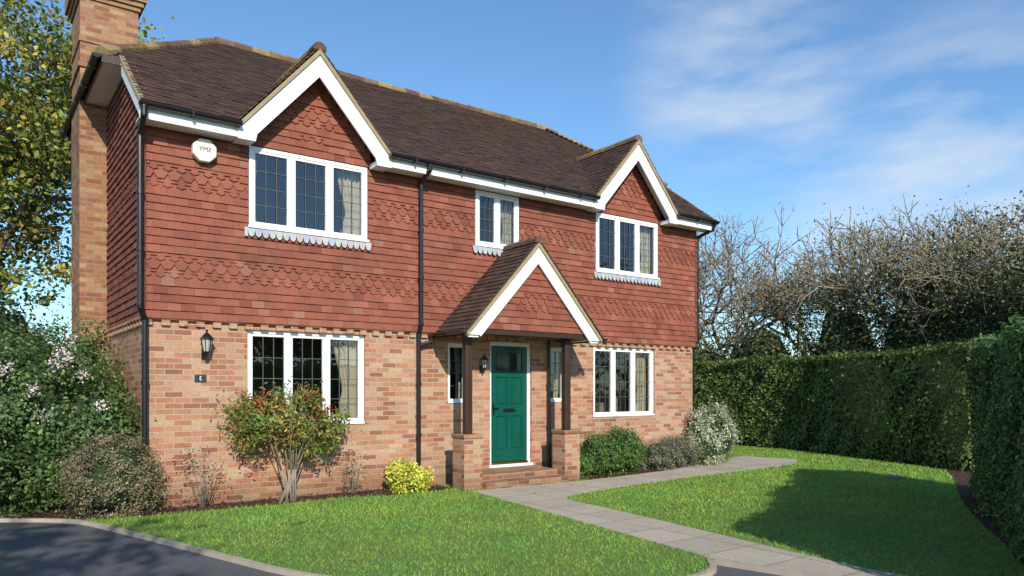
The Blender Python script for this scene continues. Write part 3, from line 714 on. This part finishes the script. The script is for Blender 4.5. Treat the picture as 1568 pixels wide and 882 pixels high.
shrub('viburnum_shrub',[(-1.25,.75,1.0,.85,.7,1.15),(-.62,1.5,1.45,.5,.6,.95),(-.55,.42,.75,.48,.42,.85),(-2.2,1.2,.9,.8,.7,1.1),(-1.75,.5,.5,.6,.5,.7)],44000,.060,[(.09,.16,.045),(.115,.19,.055),(.065,.125,.035),(.15,.21,.065)],560,.10,.74,.5,flowers=(vib,560,.032,(.80,.68,.66)))
shrub('hebe_shrub',[(-.42,-.28,.38,.50,.36,.50),(-.12,-.30,.25,.22,.22,.32)],17000,.032,[(.22,.17,.10),(.18,.155,.09),(.27,.21,.13),(.13,.14,.07)],300,.05,.8,.45,mat=M_leafm)
shrub('rose_bush_twigs',[(.62,-.3,.35,.28,.15,.42)],260,.035,[(.16,.06,.04),(.10,.10,.04),(.20,.07,.04)],40,.05,0,.6,stems=[((.62+random.uniform(-.04,.04),-.3,GZ),(.62+random.uniform(-.3,.3),-.3+random.uniform(-.15,.1),random.uniform(.4,.75)),.006,.002) for _ in range(14)])
shrub('rose_bush_twigs',[(2.75,-.32,.25,.14,.12,.3)],160,.035,[(.13,.14,.04),(.10,.10,.04),(.20,.07,.04)],30,.05,0,.6,stems=[((2.75+random.uniform(-.04,.04),-.3,GZ),(2.75+random.uniform(-.16,.16),-.3+random.uniform(-.12,.1),random.uniform(.3,.5)),.006,.002) for _ in range(9)])
st=[]
for i in range(10):
    bx=1.76+random.uniform(-.16,.16); tx=1.76+random.uniform(-.45,.45); ty=-.42+random.uniform(-.2,.15)
    mx_=(bx*.6+tx*.4,-.42,.35); st+=[((bx,-.42,GZ),mx_,.014,.011),(mx_,(tx,ty,1.0+random.uniform(-.1,.2)),.011,.005)]
    for _ in range(3):
        st.append(((tx*.7+mx_[0]*.3,ty,.8),(tx+random.uniform(-.2,.2),ty+random.uniform(-.1,.1),1.1+random.uniform(0,.45)),.006,.002))
shrub('nandina_shrub',[(1.45,-.42,.98,.36,.24,.28),(2.05,-.38,.84,.36,.22,.24),(1.88,-.45,1.22,.30,.20,.18),(1.16,-.38,1.12,.2,.16,.22),(2.34,-.4,.98,.20,.15,.18),(1.62,-.4,1.48,.14,.1,.12),(1.3,-.4,.78,.16,.12,.12)],7000,.068,[(.20,.28,.05),(.16,.23,.045),(.26,.29,.07),(.12,.18,.04),(.36,.18,.05)],90,.085,0,.36,stems=st,flowers=([(2.3,-.5,1.12),(2.2,-.5,.95),(1.95,-.55,1.38),(1.3,-.5,1.28),(1.7,-.55,.85),(2.1,-.5,1.2),(2.35,-.45,.85)],230,.045,(.48,.07,.03)))
shrub('golden_euonymus',[(3.60,-.50,.08,.27,.22,.20),(3.42,-.48,.24,.14,.12,.14)],4200,.05,[(.62,.60,.06),(.50,.56,.08),(.68,.62,.12),(.36,.44,.06)],70,.055,.6,.55)
shrub('box_shrub',[(7.45,-.5,.22,.50,.40,.42),(8.05,-.45,.28,.48,.40,.44),(7.1,-.45,.1,.3,.3,.3)],16000,.045,[(.09,.18,.035),(.12,.22,.045),(.065,.13,.03)],260,.055,.82,.5)
shrub('lavender_bush',[(9.2,-.42,.12,.48,.36,.36),(9.9,-.35,.18,.40,.34,.38)],9000,.05,[(.18,.165,.12),(.23,.21,.16),(.13,.13,.09)],170,.05,.75,.25,mat=M_leafm)
shrub('variegated_pittosporum',[(10.85,-.35,.52,.52,.46,.62),(11.15,-.2,.35,.45,.4,.5),(10.5,-.4,.25,.35,.35,.4)],15000,.052,[(.42,.46,.30),(.32,.37,.20),(.52,.54,.42),(.20,.26,.12)],280,.06,.8,.5)
shrub('golden_shrub',[(-2.9,4.6,1.55,.8,.5,.55)],5000,.08,[(.42,.38,.05),(.32,.32,.05),(.20,.24,.04)],90,.1,.8)
def hedge(name,pl,hw,h,n,leaf,pal,amp=.1,asp=.55,face=1):
    pl=[np.array(p,float) for p in pl]; sl=[np.linalg.norm(b-a) for a,b in zip(pl[:-1],pl[1:])]; T=sum(sl)
    s=rng.random(n)*T; P=np.zeros((n,2)); tn=np.zeros((n,2)); acc=0
    for a,b,l in zip(pl[:-1],pl[1:],sl):
        m=(s>=acc)&(s<=acc+l); f=((s[m]-acc)/l)[:,None]; P[m]=a+(b-a)*f; tn[m]=(b-a)/l; acc+=l
    nn=np.column_stack([-tn[:,1],tn[:,0]])
    per=rng.random(n)*(2*h*.95+2*hw*1.2); H=h-GZ
    side=np.where(per<h*1.45,face,np.where(per<h*1.45+2*hw*1.2,0,-face))
    off=np.zeros(n); z=np.zeros(n); Nr=np.zeros((n,3))
    A=side!=0; off[A]=side[A]*hw; z[A]=GZ+rng.random(A.sum())**.9*H; Nr[A,:2]=nn[A]*side[A][:,None]
    Tp=~A; off[Tp]=rng.uniform(-hw,hw,Tp.sum()); z[Tp]=h; Nr[Tp,2]=1
    base=np.column_stack([P+nn*off[:,None],z])
    d1=lump(base,1.1)*amp*1.1+lump(base,4.,1.)*amp*.5+lump(base,11.,1.)*amp*.25
    taper=(z/h)**4*.10
    dd=d1-np.abs(rng.normal(size=n))*.05
    X=base+Nr*dd[:,None]; X[A,:2]-=Nr[A,:2]*taper[A][:,None]
    X+=rng.normal(size=X.shape)*.018
    spr=rng.random(n)<.03; X[spr]+=Nr[spr]*rng.random((spr.sum(),1))*.12
    pal=np.array(pal); C=pal[rng.integers(0,len(pal),n)]*(1+.35*lump(base,2.1,3.)[:,None]+.25*lump(base,7,1.)[:,None])*rng.uniform(.65,1.4,(n,1))
    lf=leaf*rng.uniform(.6,1.3,n); Vq=quads(X,Nr+rng.normal(size=(n,3))*.6+np.array([0,0,.2]),lf,lf*asp)
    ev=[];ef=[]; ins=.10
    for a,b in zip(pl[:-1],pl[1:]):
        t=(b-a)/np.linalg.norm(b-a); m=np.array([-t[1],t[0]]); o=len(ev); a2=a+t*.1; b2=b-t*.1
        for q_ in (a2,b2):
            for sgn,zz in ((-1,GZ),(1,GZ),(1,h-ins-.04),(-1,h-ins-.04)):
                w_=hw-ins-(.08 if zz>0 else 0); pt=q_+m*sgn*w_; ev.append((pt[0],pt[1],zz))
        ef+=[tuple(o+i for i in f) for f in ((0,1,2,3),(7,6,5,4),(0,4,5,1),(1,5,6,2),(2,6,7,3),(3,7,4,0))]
    m=int(n*.06)
    EX=[];EN=[]
    for q_,t in ((pl[0],-(pl[1]-pl[0])/sl[0]),(pl[-1],(pl[-1]-pl[-2])/sl[-1])):
        mm=np.array([-t[1],t[0]]); o_=rng.uniform(-hw,hw,m); zz=rng.uniform(GZ,h,m)
        Q=np.column_stack([q_+mm*o_[:,None],zz]); Q+=np.append(t,0)*(lump(Q,3.)[:,None]*amp-.03); EX.append(Q); EN.append(np.tile(np.append(t,0.),(m,1)))
    EX=np.vstack(EX);EN=np.vstack(EN); l2=leaf*rng.uniform(.6,1.3,len(EX))
    Vq=np.vstack([Vq,quads(EX,EN+rng.normal(size=EN.shape)*.5,l2,l2*asp)]); C=np.vstack([C,pal[rng.integers(0,len(pal),len(EX))]*rng.uniform(.6,1.4,(len(EX),1))])
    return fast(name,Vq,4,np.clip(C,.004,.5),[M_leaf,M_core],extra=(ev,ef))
hedge('clipped_hedge',[(10.35,-6.30),(8.4,-7.3),(6.75,-8.12),(3.9,-9.55)],.62,2.08,70000,.058,[(.09,.18,.05),(.11,.22,.055),(.14,.26,.065),(.07,.14,.045)],.12,face=-1)
hedge('boundary_hedge',[(16.7,11),(16.55,3.2),(16.1,.2),(14.9,-2.6),(14.1,-4.6)],.7,2.3,75000,.085,[(.13,.20,.045),(.11,.165,.04),(.17,.24,.055),(.14,.17,.05)],.12,face=-1)
def tree(name,base,h,levels=5,spread=.62,r0=None,leafn=0,leaf=.1,pal=None,sig=.3,kids=(3,4),trunk=.3,bark=None,seed=1,lean=(0,0),lmin=2,up=.25,matl=None,shrink=.72,crown=None,cl=0,frac=.75,side=.55,rk=.7):
    R=random.Random(seed); segs=[]; tips=[]
    r0=r0 or h*.016
    def grow(p,d,ln,r,lv):
        k=3; q=p; dd=d
        for i in range(k):
            dd=(dd+Vector((R.gauss(0,.13),R.gauss(0,.13),R.gauss(0,.08)+up*.08))).normalized(); nq=q+dd*ln/k
            ra=r*(1-.3*i/k); rb_=r*(1-.3*(i+1)/k); segs.append((q,nq,ra,rb_))
            if lv<=lmin: tips.append(nq)
            if lv>0 and lv<levels and i>=1 :
                if R.random()<side:
                    sd=(dd+Vector((R.gauss(0,1),R.gauss(0,1),R.gauss(.2,.5)))*spread).normalized(); grow(nq,sd,ln*shrink*.8,rb_*.6,lv-1)
            q=nq
        if lv==0: return
        n=R.randint(*kids)
        a0=R.random()*6.28
        for j in range(n):
            a=a0+j*6.283/n+R.gauss(0,.3); s=dd.cross(Vector((.3,.5,.8))).normalized(); t=dd.cross(s)
            sd=(dd*(1-spread*.35)+(s*math.cos(a)+t*math.sin(a))*spread*R.uniform(.7,1.25)+Vector((0,0,up*.3))).normalized()
            grow(q,sd,ln*shrink*R.uniform(.8,1.15),r*rk*R.uniform(.75,.95),lv-1)
    grow(Vector(base),Vector((lean[0],lean[1],1)).normalized(),h*trunk,r0,levels)
    ev,ef=tubedata(segs,5 if len(segs)<6000 else 3); ev=[tuple(v) for v in ev]
    T=np.array([tuple(t) for t in tips])
    if crown:
        B=np.array(crown,float); w_=B[:,3]*B[:,5]; bi=rng.choice(len(B),cl,p=w_/w_.sum()); d=rng.normal(size=(cl,3)); d/=np.linalg.norm(d,axis=1,keepdims=True)
        CC=B[bi,:3]+d*B[bi,3:6]*(rng.random((cl,1))**.45)
    if leafn:
        if crown:
            na=int(leafn*frac); ia=rng.integers(0,cl,na); sgs=rng.uniform(.5,1.5,cl)*sig*1.25
            nb_=leafn-na; ib=rng.integers(0,len(T),nb_)
            P=np.vstack([CC[ia]+rng.normal(size=(na,3))*sgs[ia][:,None]*np.array([1.2,1.2,.65]),T[ib]+rng.normal(size=(nb_,3))*sig]); ti=np.concatenate([ia,ib+cl]); nT=cl+len(T)
        else:
            ti=rng.integers(0,len(T),leafn); P=T[ti]+rng.normal(size=(leafn,3))*sig; nT=len(T)
        tc=rng.normal(size=nT)*.22
        pal=np.array(pal); pc=rng.integers(0,len(pal),nT)
        C=pal[pc[ti]]*(1+tc[ti])[:,None]*rng.uniform(.7,1.35,(leafn,1)); lf=leaf*rng.uniform(.6,1.35,leafn)
        Vq=quads(P,rng.normal(size=(leafn,3))+np.array([0,-.3,.5]),lf,lf*.6)
    return fast(name,Vq,4,np.clip(C,.004,.6),[matl or M_leaf,bark or M_bark],extra=(ev,ef))
OAK=[(.30,.27,.04),(.17,.21,.04),(.38,.30,.05),(.11,.15,.03),(.22,.19,.04),(.14,.18,.035)]
tree('oak_tree',(-.7,16,GZ),15,5,.62,.34,58000,.17,OAK,.27,(2,3),.24,seed=5,shrink=.76,crown=[(-1.0,16,8.8,4.2,3.2,4.8),(1.9,17,10.8,2.3,2,2.9),(-2.5,15.5,5.2,2.8,2,2.1)],cl=500)
tree('oak_tree',(-6.2,18,GZ),14,5,.62,.30,20000,.18,OAK,.3,(2,3),.24,seed=9,shrink=.76,crown=[(-6,18,8.2,3.8,3,4.6)],cl=260)
shrub('laurel_shrub',[(-1.6,9.5,1.6,1.6,1.0,1.9),(-3.5,10,1.9,1.5,1.2,2.0),(-.6,8,1.2,.9,.9,1.5)],15000,.11,G_dark,220,.16,.82)
BR1=[(.24,.19,.09),(.19,.16,.07),(.15,.15,.055)]; BR2=[(.17,.16,.06),(.13,.14,.05),(.21,.17,.075)]
def bt(x,y,h,ln,pal,bark,seed,lv=5,sp=.72):
    tree('bare_tree',(x,y,GZ),h,lv,sp,h*.012,ln,.075,pal,.18,(3,3),.23,bark,seed,up=.35,side=.6,shrink=.74,matl=M_leafm,rk=.76)
bt(20.3,8.6,10.8,900,BR1,M_barkl,3); bt(19.6,5.8,10.2,1200,BR1,M_barkl,4); bt(21.5,7.0,11.0,900,BR1,M_barkl,27); bt(20.6,3.2,10.0,2200,BR1,M_barkl,6); bt(21.0,.8,10.4,3600,BR2,M_barkl,8)
bt(20.2,-1.6,10.6,3800,BR2,M_barkl,12); bt(18.4,-3.6,9.8,4200,BR2,M_barkl,15); bt(16.2,-5.4,8.4,4500,BR2,M_barkl,19); bt(23.5,13.0,14.5,500,BR1,M_bark,17)
bt(22.4,-4.8,11.0,3500,BR2,M_barkl,23)
shrub('evergreen_thicket',[(18.6,6.5,1.9,1.3,1.6,1.6),(18.4,3.6,2.1,1.2,1.5,1.9),(18.9,1.2,2.4,1.4,1.5,2.2),(19.0,-1.0,2.7,1.4,1.6,2.4),(17.9,-3.2,2.6,1.3,1.4,2.3),(16.6,-4.8,2.4,1.2,1.2,2.0),(20.5,9.5,2.0,1.6,1.8,1.8)],42000,.11,[(.075,.09,.03),(.10,.115,.04),(.14,.135,.055),(.055,.07,.025)],800,.30,.62,mat=M_leafm)
shrub('ivy_clad_tree',[(19.6,.0,4.0,.8,.8,1.0),(18.2,-2.6,4.2,.7,.8,.9),(16.3,-4.9,3.7,.6,.7,.8)],8000,.10,[(.10,.13,.04),(.14,.17,.05),(.06,.09,.03)],140,.34,0,mat=M_leafm,stems=[((19.6,0,GZ),(19.6,0,4.6),.1,.05),((18.2,-2.6,GZ),(18.2,-2.6,5),.1,.05),((16.3,-4.9,GZ),(16.3,-4.9,4.4),.1,.05)])
g=empty('neighbour_garage')
box('walls',-8,-2.5,10.8,15,-.2,3.0,M_brick,g)
V=[(-8.2,10.5,2.95),(-2.2,10.5,2.95),(-2.2,15.3,2.95),(-8.2,15.3,2.95),(-6,12.9,4.4),(-4.4,12.9,4.4)]
mk('roof',V,[(0,1,5,4),(1,2,5),(2,3,4,5),(3,0,4),(0,3,2,1)],M_underr,g)
box('gutter',-8.2,-2.2,10.42,10.5,2.9,2.98,M_black,g)
g=empty('timber_fence')
bl=[]; x=-7.0
while x<-.5: bl.append((x,x+.11,3.40+random.uniform(0,.006),3.425,GZ,1.55+random.uniform(-.01,.01))); x+=.118
boxes('boards',bl,M_fence,g); boxes('rails',[(-7,-.5,3.43,3.48,.3,.38),(-7,-.5,3.43,3.48,1.2,1.28)],M_fence,g)
# behind the camera
tree('oak_tree',(-6.6,-13.6,GZ),8.5,4,.62,.16,4200,.18,OAK,.2,(2,3),.28,seed=21,shrink=.74,crown=[(-6.0,-13.3,6.0,2.1,1.9,1.3)],cl=80,frac=.85)
hedge('street_hedge',[(26,-27),(8,-29),(-14,-28)],.9,2.6,9000,.25,G_dark,.15)
for (tx,ty,sd_) in ((14,-33,31),(3,-36,33),(24,-30,35)):
    tree('street_tree',(tx,ty,GZ),10,4,.62,.3,6000,.36,OAK,.4,(3,3),.24,seed=sd_,shrink=.74,crown=[(tx,ty,5.5,3,3,2.8)],cl=120,matl=M_leafm)
# ================================================================= LIGHT
el=math.radians(29); saz=Vector((-.34,-.94,0)).normalized()
sd=Vector((saz.x*math.cos(el),saz.y*math.cos(el),math.sin(el)))
lt=D.lights.new('sun','SUN'); lt.energy=5.0; lt.angle=math.radians(.5); lt.color=(1,.93,.81)
lo=link(D.objects.new('sun',lt)); lo.rotation_euler=(-sd).to_track_quat('-Z','Y').to_euler()
w=D.worlds.new('World'); scene.world=w; w.use_nodes=True; nt=w.node_tree
sky=N(nt,'ShaderNodeTexSky',sky_type='NISHITA'); sky.sun_disc=False; sky.sun_elevation=el; sky.sun_rotation=math.atan2(saz.x,saz.y); sky.air_density=1.0; sky.dust_density=.35; sky.ozone_density=1.4; sky.altitude=0
bg=nt.nodes['Background']; bg.inputs[1].default_value=.15
tc=N(nt,'ShaderNodeTexCoord').outputs['Generated']
mp=N(nt,'ShaderNodeMapping'); mp.inputs['Scale'].default_value=(2.2,2.2,7.5); mp.inputs['Rotation'].default_value=(0,math.radians(14),math.radians(20)); nt.links.new(tc,mp.inputs[0])
nz=NOISE(nt,1.9,7,mp.outputs[0],.55)
def blob(d,lo_,hi_):
    vm=N(nt,'ShaderNodeVectorMath',operation='DOT_PRODUCT'); nt.links.new(tc,vm.inputs[0]); vm.inputs[1].default_value=Vector(d).normalized()
    mr=N(nt,'ShaderNodeMapRange',interpolation_type='SMOOTHSTEP'); mr.inputs[1].default_value=lo_; mr.inputs[2].default_value=hi_; nt.links.new(vm.outputs['Value'],mr.inputs[0]); return mr.outputs[0]
bsum=MA(nt,'ADD',MA(nt,'MULTIPLY',blob((.743,.553,.379),.987,1.0),.9),MA(nt,'MULTIPLY',blob((.90,.37,.21),.968,.999),.95),clamp=True)
cl=MA(nt,'MULTIPLY',RAMP(nt,nz,[(.40,(0,0,0)),(.68,(1,1,1))]),bsum)
cl=MA(nt,'MULTIPLY',cl,.68,clamp=True)
tint=MIX(nt,1.0,sky.outputs[0],(.76,1.03,1.22),'MULTIPLY')
nt.links.new(MIX(nt,cl,tint,(5.4,5.7,6.0)),bg.inputs[0])
# ================================================================= CAMERA
cd=D.cameras.new('camera'); cd.lens=26.2; cd.sensor_width=36; cd.shift_y=.100; cd.clip_end=2000
co=link(D.objects.new('camera',cd)); co.location=(-1.91,-10.56,1.45); co.rotation_euler=(math.pi/2,0,-math.radians(36.45))
scene.camera=co
scene.view_settings.view_transform='Standard'; scene.view_settings.look='None'; scene.view_settings.exposure=0
